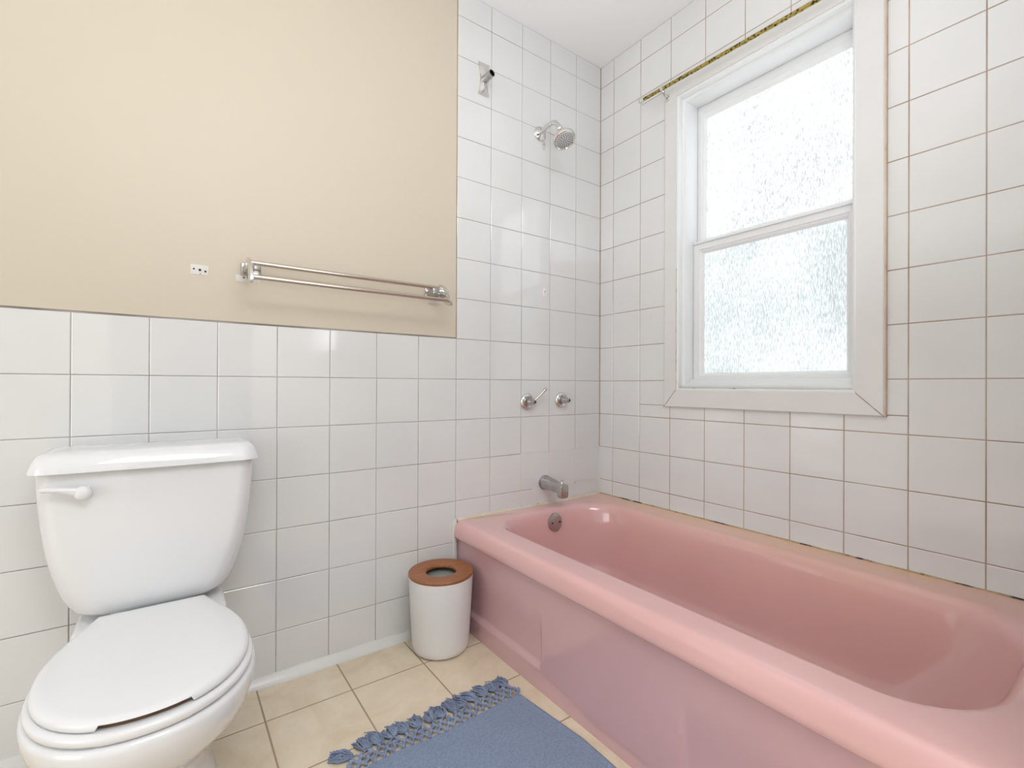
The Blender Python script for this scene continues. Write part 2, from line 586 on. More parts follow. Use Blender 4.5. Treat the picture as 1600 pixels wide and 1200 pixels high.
# --- wall at the foot of the tub (beyond the right frame edge), left wall and wall behind the camera
bm = bmesh.new()
add_box(bm, (-0.80, YEND - 0.10, 0), (TH, YEND, CEIL), 0)
struct(mobj('wall_tub_end', bm, M['paint_white'], smooth=False))
bm = bmesh.new()
add_box(bm, (XL - .1, YB - .1, -.05), (XL, 0.1, CEIL + .06), 0)
struct(mobj('wall_left', bm, M['paint_white'], smooth=False))
bm = bmesh.new()
add_box(bm, (XL - .1, YB - .1, -.05), (-2.0, YB, CEIL + .06), 0)
add_box(bm, (-1.1, YB - .1, -.05), (-.5, YB, CEIL + .06), 0)
add_box(bm, (-2.0, YB - .1, 2.2), (-1.1, YB, CEIL + .06), 0)
struct(mobj('wall_front', bm, M['paint_white'], smooth=False))
bm = bmesh.new()
add_box(bm, (-.80, YB - .1, -.05), (-.70, YEND - .1, CEIL + .06), 0)
struct(mobj('wall_closet_side', bm, M['paint_white'], smooth=False))
bm = bmesh.new()
add_box(bm, (XL - .1, YB - .1, CEIL), (.16, .12, CEIL + .08), 0)
struct(mobj('ceiling', bm, M['ceiling'], smooth=False))

# --- floor
bm = bmesh.new()
add_box(bm, (XL - .1, YB - .9, -.06), (.1, .1, -0.0006), 1)
ff = lambda u, v, d: Vector((u, v, -0.0006 + d))
for a, b in zip(*(lambda q: (q[:-1], q[1:]))(breaks(XL, -0.70, -1.443, 0.2285))):
    for c, d in zip(*(lambda q: (q[:-1], q[1:]))(breaks(YB, 0.0, -0.177, 0.2270))):
        tile_quad(bm, ff, (a, c, b, d), 0.0046, 0.0006, 0, tilt=0, bev=0.0004)
struct(mobj('floor', bm, [M['floor'], M['floor_joint']], smooth=False))


# --- baseboard cove at the foot of the back wall
def strip(name, a, b, prof, mat, out):
    """prof: (distance from wall, height) polyline swept from a to b; out = unit direction away from the wall."""
    bm = bmesh.new()
    n = 40
    rings = []
    A, B, O = Vector(a), Vector(b), Vector(out)
    for i in range(n + 1):
        p = A.lerp(B, i / n)
        w = 1 + 0.10 * sin(i * 2.1) * sin(i * .7)
        rings.append([p + O * (d * w) + Vector((0, 0, h * w)) for d, h in prof])
    loft(bm, rings, True, True)
    return struct(mobj(name, bm, mat))


cove = [(-0.0, 0), (0.022, 0), (0.021, 0.004), (0.014, 0.012), (0.008, 0.021), (0.005, 0.026), (0, 0.027)]
strip('baseboard_back', (XL, 0, 0), (-0.757, 0, 0), cove, M['trim_white'], (0, -1, 0))
bead = [(0, 0), (0.008, 0), (0.0065, 0.004), (0.003, 0.008), (0, 0.0095)]
strip('trim_1', (0, -0.004, 0.3835), (0, -1.525, 0.3835), [(0, 0), (.010, 0), (.006, .004), (.002, .0085), (0, .009)], M['caulk_mould'], (-1, 0, 0))
strip('trim_2', (-0.768, 0, 0.3825), (-0.004, 0, 0.3825), bead, M['caulk_cream'], (0, -1, 0))
strip('trim_3', (-0.757, -0.02, 0), (-0.757, -1.53, 0), [(-.004, 0), (.012, 0), (.009, .005), (.002, .009), (-.004, .010)], M['caulk_mould'], (-1, 0, 0))
# caulk up the corner where the tub apron meets the back wall
bm = bmesh.new()
add_box(bm, (-.789, -.008, .02), (-.772, .0, .392), 0, .002)
struct(mobj('trim_4', bm, M['grout_white']))
# rust stained seam along the right of the window casing
bm = bmesh.new()
add_box(bm, (-.0125, WO[0] - .004, WO[1] - .002), (0, WO[0] - .0001, WO[3]), 0, .001)
struct(mobj('trim_5', bm, M['casing_seam']))
# corner joint of the two tiled walls
bm = bmesh.new()
add_box(bm, (-.0022, -.0022, .61), (.0012, .0012, CEIL), 0)
add_box(bm, (-.0035, -.0035, .385), (.0012, .0012, .61), 1)
struct(mobj('trim_6', bm, [M['grout_stain'], M['grout_white']]))

# ------------------------------------------------------------------ window
win = bpy.data.objects.new('window_1', None)
win.location = (0, -.734, .812)
C.objects.link(win)
struct(win)


def ring_frame(bm, rect, prof, mi=0, closed=True):
    """sweep (inset, x) profile around rect = (y0, z0, y1, z1)."""
    y0, z0, y1, z1 = rect
    loops = []
    for ins, x in prof:
        loops.append([bm.verts.new(p) for p in ((x, y0 + ins, z0 + ins), (x, y1 - ins, z0 + ins),
                                                (x, y1 - ins, z1 - ins), (x, y0 + ins, z1 - ins))])
    prs = list(zip(loops, loops[1:] + loops[:1])) if closed else list(zip(loops[:-1], loops[1:]))
    for a, b in prs:
        for i in range(4):
            j = (i + 1) % 4
            f = bm.faces.new((a[i], a[j], b[j], b[i]))
            f.material_index = mi


bm = bmesh.new()
cw = .059
SW = (WI[0] - WO[0], WI[1] - WO[1], WO[2] - WI[2], WO[3] - WI[3])
casing_profile = [(0, 0.0), (0, -.010), (.003, -.013), (.012, -.0135), (.046, -.017), (.053, -.0185),
                    (.058, -.0185), (cw, -.015), (cw, .002), (.02, .0012)]
loops = []
for ins, x in casing_profile:
    k = ins / cw
    ya, za, yb, zb = WO[0] + SW[0] * k, WO[1] + SW[1] * k, WO[2] - SW[2] * k, WO[3] - SW[3] * k
    loops.append([bm.verts.new(p) for p in ((x, ya, za), (x, yb, za), (x, yb, zb), (x, ya, zb))])
for a, b in zip(loops, loops[1:] + loops[:1]):
    for i in range(4):
        bm.faces.new((a[i], a[(i + 1) % 4], b[(i + 1) % 4], b[i]))
cas = mobj('casing', bm, M['casing'], win, sharp=25)
# thin dark mitre joints at the bottom corners
bm = bmesh.new()
for yo, yi in ((WO[0], WI[0]), (WO[2], WI[2])):
    d = .0007
    a = Vector((-.0140, yo, WO[1])); b_ = Vector((-.0192, yi, WI[1]))
    for k in range(12):
        p, q = a.lerp(b_, k / 12), a.lerp(b_, (k + 1) / 12)
        ww = d * random.uniform(.7, 1.6)
        vv = [bm.verts.new(p + Vector((0, 0, -ww))), bm.verts.new(q + Vector((0, 0, -ww))),
              bm.verts.new(q + Vector((0, 0, ww))), bm.verts.new(p + Vector((0, 0, ww)))]
        f = bm.faces.new(vv)
        r = bmesh.ops.extrude_face_region(bm, geom=[f])
        bmesh.ops.translate(bm, verts=[v for v in r['geom'] if isinstance(v, bmesh.types.BMVert)], vec=(.004, 0, 0))
mobj('mitre_joint', bm, simple('brown_joint', (.2, .12, .07), .8), win, smooth=False)
# stepped jamb liner
bm = bmesh.new()
ring_frame(bm, WI, [(-.001, -.014), (.004, -.016), (.009, -.013), (.010, -.004), (.010, .010), (.0135, .014), (.019, .016), (.022, .022),
                    (.022, .0665), (.0215, .0945), (.012, .0958), (.012, .15), (-.001, .15)])
mobj('jamb', bm, M['vinyl'], win, sharp=35)
bm = bmesh.new()
for k in range(30):
    za, zb = WI[1] + .006 + k * .016, WI[1] + .006 + (k + 1) * .016
    ww = .002 + .0014 * sin(k * 1.9) * sin(k * .6) - .00004 * k
    add_box(bm, (-.0170, WI[2] - .0018 - ww, za), (-.0135, WI[2] + .001, zb), 0)
mobj('flaking_edge', bm, M['sill_dirt'], win, smooth=False)
# sill steps
bm = bmesh.new()
y0, y1 = WI[0] + .004, WI[2] - .004
add_box(bm, (-.014, y0, WI[1] - .001), (.010, y1, WI[1] + .010), 1, .002)
add_box(bm, (.008, y0, WI[1]), (.032, y1, WI[1] + .024), 0, .0015)
add_box(bm, (.030, y0, WI[1]), (.052, y1, WI[1] + .034), 0, .0015)
add_box(bm, (.050, y0, WI[1]), (.150, y1, WI[1] + .044), 0, .0015)
mobj('sill', bm, [M['vinyl'], M['sill_dirt']], win)


def sash(name, rect, x0, x1, fw_, glass, mat):
    bm = bmesh.new()
    l_, b_, r_, t_ = fw_

    def rr(k, x):
        return [(x, rect[0] + r_ * k, rect[1] + b_ * k), (x, rect[2] - l_ * k, rect[1] + b_ * k),
                (x, rect[2] - l_ * k, rect[3] - t_ * k), (x, rect[0] + r_ * k, rect[3] - t_ * k)]
    loops = [rr(0, x1), rr(0, x0 + .003), rr(.06, x0), rr(.62, x0), rr(.66, x0 + .004), rr(.80, x0 + .006), rr(1, x0 + .016), rr(1, x1)]
    vl = [[bm.verts.new(p) for p in L] for L in loops]
    for a, b in zip(vl, vl[1:] + vl[:1]):
        for i in range(4):
            j = (i + 1) % 4
            bm.faces.new((a[i], a[j], b[j], b[i]))
    o = mobj(name, bm, M['vinyl'], win, sharp=25)
    bm = bmesh.new()
    add_box(bm, (x0 + .017, rect[0] + r_ - .004, rect[1] + b_ - .004), (x0 + .022, rect[2] - l_ + .004, rect[3] - t_ + .004))
    g = mobj(glass, bm, mat, win, smooth=False)
    g.parent = o
    g.matrix_parent_inverse = Matrix.Identity(4)
    return o


# (left = toward the corner, bottom, right, top) frame widths
ls = sash('lower_sash', (-1.0183, .917, -.4497, 1.468), .068, .094, (.040, .032, .0353, .040), 'lower_pane', M['pane_lower'])
us_ = sash('upper_sash', (-1.0275, 1.455, -.4405, 2.042), .098, .124, (.0405, .044, .0355, .058), 'upper_pane', M['pane_upper'])
# latch on the meeting rail hidden groove and screw caps
bm = bmesh.new()
add_box(bm, (.060, -1.015, 1.466), (.098, -.455, 1.474), 0, .002)
mobj('meeting_rail_cap', bm, M['vinyl'], win)
# dark weather gap around the sashes
bm = bmesh.new()
add_box(bm, (.0945, -1.024, 1.4635), (.0975, -.449, 1.4665), 0)
mobj('weather_seal', bm, M['dark'], win, smooth=False)

# ------------------------------------------------------------------ bathtub
tub = thing('bathtub', 'pink enamelled steel bathtub built in under the window', 'bathtub', (-.39, -.765, 0))
CX, CY = -.389, -.7505
HXr, HYr = .2905, .6835      # half sizes of the inner opening


def rrect(hx, hy, rx, ry, cx, cy, z, n=10, px=2.0, zf=None):
    pts = []
    for sx, sy, a0 in ((1, 1, 0), (-1, 1, 90), (-1, -1, 180), (1, -1, 270)):
        for i in range(n + 1):
            a = math.radians(a0 + 90 * i / n)
            x = cx + sx * (hx - rx) + rx * cos(a)
            y = cy + sy * (hy - ry) + ry * sin(a)
            pts.append(Vector((x, y, z if zf is None else zf(x, y))))
    # extra points along the straight sides
    out = []
    m = len(pts)
    for i in range(m):
        out.append(pts[i])
        if (i + 1) % (n + 1) == 0:
            a, b = pts[i], pts[(i + 1) % m]
            for k in range(1, 6):
                out.append(a.lerp(b, k / 6))
    return out


RIMZ = .384
bm = bmesh.new()


def outer(ins, z, r=.02):
    # rectangle to the walls: x from -.785 to -.002, y from -.001 to YEND
    x0, x1, y0, y1 = -.785 + ins, -.0015, YEND + .002, -.0015
    hx, hy = (x1 - x0) / 2, (y1 - y0) / 2
    pts = rrect(hx, hy, .012, .012, (x0 + x1) / 2, (y0 + y1) / 2, z)
    return pts


def lip(p):
    # rim climbs a little toward the two walls
    q = p.copy()
    e = max(0, min(1, (p.x + .06) / .06))
    q.z += .006 * e * e
    return q


rings = [outer(.016, .3205), outer(.004, .322), outer(.0012, .326), outer(0, .333), outer(.001, .343), outer(.003, .354), outer(.0055, .364), outer(.009, .3718),
         outer(.0130, .3775), outer(.018, .3812), outer(.024, .3832), outer(.032, .3838)]
rings = [[lip(p) if r[0].z > .36 else p for p in r] for r in rings]


def inner(ox, oy0, oy1, z, rx=.19, ry=.16):
    # offsets: sides ox, drain end oy0, foot end oy1
    hx = HXr - ox
    hy = HYr - (oy0 + oy1) / 2
    return rrect(hx, hy, min(rx, hx * .98), min(ry, hy * .98), CX, CY + (oy1 - oy0) / 2, z)


rings += [inner(-.012, -.012, -.012, .3842, .20, .17), inner(-.004, -.004, -.004, .3832), inner(.002, .002, .002, .3800), inner(.008, .007, .009, .374),
          inner(.013, .011, .016, .365), inner(.018, .015, .021, .345), inner(.024, .019, .030, .31, .19, .16), inner(.030, .022, .043, .28, .187, .157),
          inner(.036, .026, .060, .245, .183, .153), inner(.042, .030, .083, .21, .178, .15), inner(.055, .042, .14, .15, .165, .14), inner(.075, .062, .18, .105, .13, .12),
          inner(.105, .095, .22, .078, .11, .10), inner(.15, .14, .27, .066, .08, .08), inner(.21, .25, .40, .062, .05, .05)]
loft(bm, rings, False, True)
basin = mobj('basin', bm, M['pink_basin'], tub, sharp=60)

# apron with two shallow recessed bays and a toe ledge
bm = bmesh.new()
NY, NZ = 260, 90
grid = []


def sstep(a, b, x):
    t = max(0, min(1, (x - a) / (b - a)))
    return t * t * (3 - 2 * t)


def apron_x(y, z):
    x = -.7655 - .004 * sstep(.30, 0, z)
    inset = 0
    for ya, yb in ((0.03, -.500), (-.975, -1.60)):
        m_ = sstep(yb - .003, yb + .003, y) * (1 - sstep(ya - .003, ya + .003, y))
        v = sstep(.245, .10, z)                 # deepest just above the ledge
        led = sstep(.060, .078, z)
        inset = max(inset, m_ * v * led)
    return x + .013 * inset


for j in range(NZ + 1):
    z = .323 * j / NZ
    row = []
    for i in range(NY + 1):
        y = -.002 + (YEND + .004) * i / NY
        row.append(bm.verts.new((apron_x(y, z), y, z)))
    grid.append(row)
for j in range(NZ):
    for i in range(NY):
        bm.faces.new((grid[j][i], grid[j][i + 1], grid[j + 1][i + 1], grid[j + 1][i]))
vb = [bm.verts.new((-.745, -.002, 0)), bm.verts.new((-.745, YEND + .002, 0)), bm.verts.new((-.745, YEND + .002, .323)), bm.verts.new((-.745, -.002, .323))]
bm.faces.new(vb)
bm.faces.new([vb[0]] + [r[0] for r in grid] + [vb[3]])
bm.faces.new([vb[1]] + [r[-1] for r in grid] + [vb[2]])
bm.faces.new([vb[0]] + grid[0] + [vb[1]])
bm.faces.new([vb[3]] + grid[-1] + [vb[2]])
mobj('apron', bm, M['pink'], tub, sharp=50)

# overflow plate on the drain end
bm = bmesh.new()
nrm = Vector((.02, -1, .14)).normalized()
oc = Vector((-.352, -.0855, .329))
lathe(bm, oc, nrm, [(.030, -.006), (.036, 0), (.0365, .003), (.035, .006), (.031, .0075), (.018, .0085), (.0005, .009)], 40)
ov = mobj('overflow_plate', bm, M['chrome_dull'], tub)
ov['label'] = 'round chrome overflow plate'
for s in (-1, 1):
    bm = bmesh.new()
    lathe(bm, oc + Vector((s * .020, 0, -.002)) + nrm * .0078, nrm, [(.0045, 0), (.0045, .0012), (.003, .002), (.0005, .002)], 14)
    sc = mobj('screw', bm, M['dark'], tub)
    sc.parent = ov
    sc.matrix_parent_inverse = Matrix.Identity(4)

# ------------------------------------------------------------------ tub spout, handles, shower head
spout = thing('tub_spout', 'chrome bathtub spout with diverter knob above the tub end', 'faucet', (-.340, 0, .478))
bm = bmesh.new()


def ell(cx, y, cz, hx, hz, p=2.4, n=28, tilt=0):
    r = []
    for i in range(n):
        a = 2 * pi * i / n
        c_, s_ = cos(a), sin(a)
        r.append(Vector((cx + hx * abs(c_) ** (2 / p) * (1 if c_ > 0 else -1), y + tilt * s_ * hz, cz + hz * abs(s_) ** (2 / p) * (1 if s_ > 0 else -1))))
    return r


SX = -.338
loft(bm, [ell(SX, 0, .478, .033, .032, 2), ell(SX, -.006, .478, .033, .032, 2), ell(SX, -.008, .478, .029, .029, 2), ell(SX, -.03, .478, .028, .028, 2.1),
          ell(SX, -.06, .475, .025, .025, 2.3), ell(SX, -.090, .471, .022, .0215, 3), ell(SX, -.103, .469, .0205, .0215, 4), ell(SX, -.107, .462, .0205, .0285, 5),
          ell(SX, -.129, .461, .0195, .028, 6), ell(SX, -.1325, .461, .0185, .027, 6), ell(SX, -.134, .461, .016, .0245, 6)])
mobj('spout_body', bm, M['chrome_dull'], spout)
bm = bmesh.new()
lathe(bm, (SX, -.113, .486), (0, 0, 1), [(.004, 0), (.004, .008), (.003, .010), (.003, .014), (.0065, .018), (.0065, .021), (.004, .023)], 16)
mobj('diverter_knob', bm, M['chrome'], spout)


def valve(x, z, lever, label):
    t = thing('faucet_handle', label, 'faucet', (x, 0, z), 'bathtub faucet handles')
    bm = bmesh.new()
    lathe(bm, (x, 0, z), (0, -1, 0), [(.034, 0), (.035, .004), (.033, .009), (.027, .013), (.024, .014), (.020, .011), (.0005, .011)], 36)
    mobj('escutcheon', bm, M['chrome'], t)
    bm = bmesh.new()
    lathe(bm, (x, -.010, z), (0, -1, 0), [(.016, 0), (.0165, .012), (.0155, .022), (.012, .030), (.010, .036), (.0105, .042), (.0095, .046), (.006, .048), (.0005, .048)], 28)
    mobj('stem', bm, M['chrome_dull'], t)
    bm = bmesh.new()
    lathe(bm, (x, -.0575, z), (0, -1, 0), [(.0045, 0), (.0045, .0012), (.0005, .0012)], 16)
    mobj('screw_hole', bm, M['dark'], t)
    if lever:
        bm = bmesh.new()
        pts = spline([(x + .006, -.044, z + .004), (x + .018, -.050, z + .017), (x + .036, -.056, z + .034), (x + .052, -.060, z + .051)], 6)
        n = len(pts)
        tube(bm, pts, [.0062 - .0018 * sin(pi * i / (n - 1)) * 1.2 for i in range(n)], 12)
        lathe(bm, (x + .051, -.0598, z + .050), (.7, -.1, .7), [(.003, -.003), (.0066, 0), (.0068, .004), (.004, .008), (.0005, .009)], 14)
        mobj('lever', bm, M['chrome_warm'], t)
    return t


valve(-.437, .828, True, 'chrome tub handle with upright lever, left one above the spout')
valve(-.246, .832, False, 'chrome tub valve stub missing its lever, nearer the wall corner')

sh = thing('shower_fixture', 'chrome shower head on short bent arm high on the tiled wall', 'shower head', (-.372, 0, 1.974))
bm = bmesh.new()
lathe(bm, (-.372, 0, 1.974), (0, -1, 0), [(.030, 0), (.031, .003), (.028, .008), (.018, .012), (.012, .017), (.0005, .017)], 32)
mobj('flange', bm, M['chrome'], sh)
bm = bmesh.new()
ap = spline([(-.372, -.005, 1.974), (-.372, -.04, 1.985), (-.372, -.085, 1.986), (-.372, -.112, 1.968), (-.372, -.126, 1.946)], 8)
tube(bm, ap, .0095, 16)
mobj('shower_arm', bm, M['chrome'], sh)
hd = Vector((.0, -.47, -.88)).normalized()
hb = Vector((-.372, -.126, 1.945))
bm = bmesh.new()
lathe(bm, hb, hd, [(.010, -.006), (.0135, -.004), (.0145, .004), (.0135, .010), (.0115, .013), (.016, .018), (.022, .026), (.030, .037), (.038, .048),
                   (.0435, .056), (.0465, .063), (.047, .070), (.045, .074), (.041, .075), (.038, .0725)], 40, cap1=False)
mobj('head_shell', bm, M['chrome'], sh)
bm = bmesh.new()
lathe(bm, hb + hd * .066, hd, [(.0385, 0), (.0385, .006), (.036, .008), (.0005, .009)], 40)
fc = mobj('spray_face', bm, M['face_grey'], sh)
bm = bmesh.new()
ux, uy, uz = basis(hd)
for rr_, nn in ((.0, 1), (.009, 6), (.017, 11), (.0245, 16), (.0320, 22)):
    for k in range(nn):
        a = 2 * pi * k / nn + rr_ * 40
        c0 = hb + hd * (.0745 + .0006 * (1 - rr_ / .04)) + (ux * cos(a) + uy * sin(a)) * rr_
        lathe(bm, c0, hd, [(.0021, 0), (.0018, .0016)], 8)
nz = mobj('nozzles', bm, M['dark'], sh, smooth=False)
nz.parent = fc
nz.matrix_parent_inverse = Matrix.Identity(4)

# shower rod bracket with empty socket
br = thing('shower_rod_bracket', 'chrome flared wall bracket with empty rod socket near ceiling', 'bracket', (-.659, 0, 2.098))
bm = bmesh.new()
rings = []
N = 24
for j in range(N + 1):
    t = -1 + 2 * j / N
    zz = 2.098 + .063 * t
    hw = .0155 + .011 * abs(t) ** 2.2
    if abs(t) > .93:
        hw *= 1 - (abs(t) - .93) * 1.5
    dep = .004 + .010 * (1 - t * t)
    rings.append([Vector((-.659 - hw, 0, zz)), Vector((-.659 - hw, -.003 - .004 * abs(t), zz)), Vector((-.659 - hw * .5, -dep, zz)), Vector((-.659, -dep - .002, zz)),
                  Vector((-.659 + hw * .5, -dep, zz)), Vector((-.659 + hw, -.003 - .004 * abs(t), zz)), Vector((-.659 + hw, 0, zz))])
loft(bm, rings)
mobj('mounting_plate', bm, M['chrome'], br)
bm = bmesh.new()
ax = Vector((.10, -1, .10)).normalized()
lathe(bm, (-.659, -.006, 2.093), ax, [(.017, 0), (.0155, .012), (.0135, .030), (.0140, .046), (.0145, .050), (.0120, .050), (.0115, .012), (.0005, .012)], 28)
mobj('rod_socket', bm, M['chrome_dull'], br)

# small fixings left on the tiles
for (x, z, lab) in ((-.341, 1.298, 'small white oval plug with a screw hole on shower tiles'), (-.350, 1.932, 'small clear caulk ring directly under the shower head flange')):
    t = thing('wall_plug', lab, 'wall plug', (x, 0, z))
    bm = bmesh.new()
    loft(bm, [ell(x, 0, z, .011, .022, 2), ell(x, -.0015, z, .0105, .0215, 2), ell(x, -.0022, z, .0085, .0195, 2)])
    mobj('plug_face', bm, M['clear'] if z > 1.5 else M['plastic_white'], t)
    bm = bmesh.new()
    lathe(bm, (x, -.0018, z + .004), (0, -1, 0), [(.0022, 0), (.0022, .0008)], 12)
    mobj('screw_hole', bm, M['dark'], t)

# ------------------------------------------------------------------ double towel bar
tb = thing('towel_bar', 'double chrome towel bar fixed to the cream wall above the tiles', 'towel bar', (-1.16, 0, 1.22))
UP = (-.050, 1.243)
LO = (-.110, 1.191)
XLb, XRb = -1.474, -.862
for (y, z) in (UP, LO):
    bm = bmesh.new()
    tube(bm, [(XLb, y, z), (XRb, y, z)], .0068, 16)
    mobj('bar', bm, M['chrome_warm'], tb)
for x, s in ((XLb, 1), (XRb, 1)):
    bm = bmesh.new()
    # slanted oval end plate
    c0 = Vector((x, -.076, 1.2155))
    d = Vector((0, LO[0] - UP[0], LO[1] - UP[1])).normalized()
    nrm = Vector((0, -d.z, d.y))
    rings = []
    for xo, k in ((-.0050, .86), (-.0035, 1.0), (.0035, 1.0), (.0050, .86)):
        r = []
        for i in range(36):
            a = 2 * pi * i / 36
            L, W = .062, .0185
            r.append(c0 + Vector((xo, 0, 0)) + d * (L * k * cos(a)) + nrm * (W * k * sin(a) * (1 + .25 * abs(sin(a)))))
        rings.append(r)
    loft(bm, rings)
    mobj('end_plate', bm, M['chrome'], tb)
    bm = bmesh.new()
    off = .012 if x < -1 else -.018
    add_box(bm, (x + off - .026, -.008, 1.213), (x + off + .026, .0, 1.249), 0, .003)
    add_box(bm, (x + off - .022, -.062, 1.217), (x + off * .2 + .012, -.006, 1.240), 0, .004)
    mobj('wall_mount', bm, M['chrome_dull'], tb)
    bm = bmesh.new()
    x2 = x + (.006 if x < -1 else -.004)
    add_box(bm, (x2 - .032, -.0010, 1.196), (x2 + .030, 0.0005, 1.214), 0, .0004)
    mobj('scraped_patch', bm, M['grout_white'], tb)['label'] = 'bare scraped patch of wall'
    bm = bmesh.new()
    for k in (-.012, .004, .016):
        lathe(bm, (x2 + k, -.0012, 1.207), (0, -1, 0), [(.0022, 0), (.0022, .0008)], 10)
    mobj('screw_hole', bm, M['dark'], tb)

wp = thing('wall_anchor_patch', 'bare white patch with three screw holes left of the towel bar', 'wall patch', (-1.587, 0, 1.213))
bm = bmesh.new()
add_box(bm, (-1.609, -.0016, 1.200), (-1.566, 0, 1.228), 0, .0005)
mobj('patch', bm, M['grout_white'], wp)
for x, z, r in ((-1.601, 1.215, .0024), (-1.587, 1.2135, .0034), (-1.574, 1.211, .0028), (-1.586, 1.203, .0012)):
    bm = bmesh.new()
    lathe(bm, (x, -.0014, z), (0, -1, 0), [(r, 0), (r, .0008)], 12)
    mobj('screw_hole', bm, M['dark'], wp, smooth=False)

# ------------------------------------------------------------------ curtain rod over the window
rod = thing('curtain_rod', 'thin tarnished brass curtain rod across the top of the window', 'curtain rod', (-.05, -.74, 2.09))
bm = bmesh.new()
rp = [(-.050, -.290 - (.90) * i / 24, 2.096 - .0205 * i / 24 * 1.0) for i in range(25)]
tube(bm, rp, .0068, 14)
mobj('rod', bm, M['brass'], rod)
for y, z, s in ((-.290, 2.096, 1), (-1.19, 2.0755, -1)):
    bm = bmesh.new()
    lathe(bm, (-.050, y - s * .004, z), (0, s, 0), [(.007, 0), (.0085, .003), (.007, .006), (.0098, .011), (.0108, .017), (.0088, .023), (.004, .026), (.0005, .0265)], 20)
    mobj('finial', bm, M['clear'], rod)
for y, z in ((-.385, 2.0935), (-1.10, 2.0775)):
    bm = bmesh.new()
    pts = spline([(-.013, y, z - .022), (-.028, y, z - .020), (-.044, y, z - .012), (-.050, y, z - .004)], 5)
    tube(bm, pts, [.0055] * len(pts), 10)
    lathe(bm, (-.050, y - .006, z), (0, 1, 0), [(.0094, 0), (.0094, .012)], 18)
    add_box(bm, (-.0165, y - .008, z - .038), (-.0125, y + .008, z - .010), 0, .001)
    mobj('bracket', bm, M['chrome'], rod)

# ------------------------------------------------------------------ toilet
toilet = thing('toilet', 'white porcelain two-piece toilet with closed lid against the tiled wall', 'toilet', (-1.68, -.35, 0))
TX = -1.680


def srect(hw, yb, yf, z, r, n=9, bulge=.0):
    """rounded rectangle section; back at yb, front at yf (yf < yb)."""
    hy = (yb - yf) / 2
    r = min(r, hw * .98, hy * .98)
    pts = rrect(hw, hy, r, r, TX, (yb + yf) / 2, z, n)
    if bulge:
        for p in pts:
            if p.y < (yb + yf) / 2:
                p.y -= bulge * (1 - ((p.x - TX) / hw) ** 2)
    return pts


bm = bmesh.new()
tk = [(.372, .095, -.045, -.140, .04), (.3725, .120, -.035, -.160, .05), (.376, .139, -.028, -.171, .055), (.385, .151, -.024, -.176, .056), (.40, .160, -.021, -.179, .055), (.42, .1680, -.019, -.182, .052),
      (.445, .1755, -.018, -.184, .048), (.48, .184, -.017, -.186, .044), (.52, .1915, -.016, -.188, .04), (.58, .1985, -.015, -.190, .036), (.64, .2035, -.015, -.191, .034), (.704, .2065, -.015, -.192, .032)]
loft(bm, [srect(hw, yb, yf, z, r, bulge=.010) for z, hw, yb, yf, r in tk])
mobj('tank', bm, M['porcelain'], toilet, sharp=60)
bm = bmesh.new()
ld = [(.7055, .205, -.012, -.194, .032), (.7035, .2155, -.008, -.207, .036), (.7045, .2175, -.007, -.209, .036), (.711, .2165, -.007, -.2085, .036), (.721, .2130, -.009, -.205, .034), (.730, .2092, -.011, -.2005, .032),
      (.7365, .2060, -.013, -.197, .032), (.7405, .2025, -.015, -.193, .032), (.7435, .197, -.019, -.187, .03), (.7455, .188, -.025, -.179, .03), (.7468, .16, -.04, -.16, .03), (.7475, .06, -.08, -.12, .015)]
loft(bm, [srect(hw, yb, yf, z, r, bulge=.010) for z, hw, yb, yf, r in ld])
mobj('tank_lid', bm, M['porcelain'], toilet, sharp=60)
bm = bmesh.new()
lathe(bm, (-1.803, -.198, .661), (0, -1, 0), [(.012, -.012), (.0130, 0), (.0145, .012), (.0155, .018), (.0140, .023), (.009, .0265), (.0005, .0275)], 28)
pts = spline([(-1.789, -.209, .659), (-1.800, -.213, .661), (-1.815, -.216, .665), (-1.840, -.217, .671), (-1.862, -.214, .6735), (-1.873, -.212, .674)], 6)
n = len(pts)
rings = []
for i, p in enumerate(pts):
    t = i / (n - 1)
    hz = (.0165 - .0105 * min(1, t * 1.6)) * min(1, .35 + (1 - t) * 6) * min(1, .3 + t * 9)
    hy = .0075 * min(1, .4 + (1 - t) * 5)
    rings.append([p + Vector((0, hy * cos(2 * pi * k / 16), hz * sin(2 * pi * k / 16))) for k in range(16)])
loft(bm, rings)
mobj('flush_lever', bm, M['seat'], toilet)


def bowl_outline(hw, yb, yf, hb_, z, n=64, front=.52, pw=2.15):
    """egg outline: straight back of half width hb_ at yb, widest hw, rounded front at yf."""
    pts = []
    ym = yb + (yf - yb) * front            # widest station
    half = []
    for i in range(n // 2 + 1):
        t = i / (n // 2)
        if t < .36:
            u = t / .36
            y = yb + (ym - yb) * u
            hx = hb_ + (hw - hb_) * sin(u * pi / 2) ** 1.15
        else:
            a = (t - .36) / .64 * pi / 2
            y = ym + (yf - ym) * sin(a) ** (2 / pw) if a > 0 else ym
            hx = hw * max(0, cos(a)) ** (2 / pw)
        half.append((hx, y))
    for hx, y in half:
        pts.append(Vector((TX + hx, y, z)))
    for hx, y in half[-2::-1]:
        pts.append(Vector((TX - hx, y, z)))
    return pts


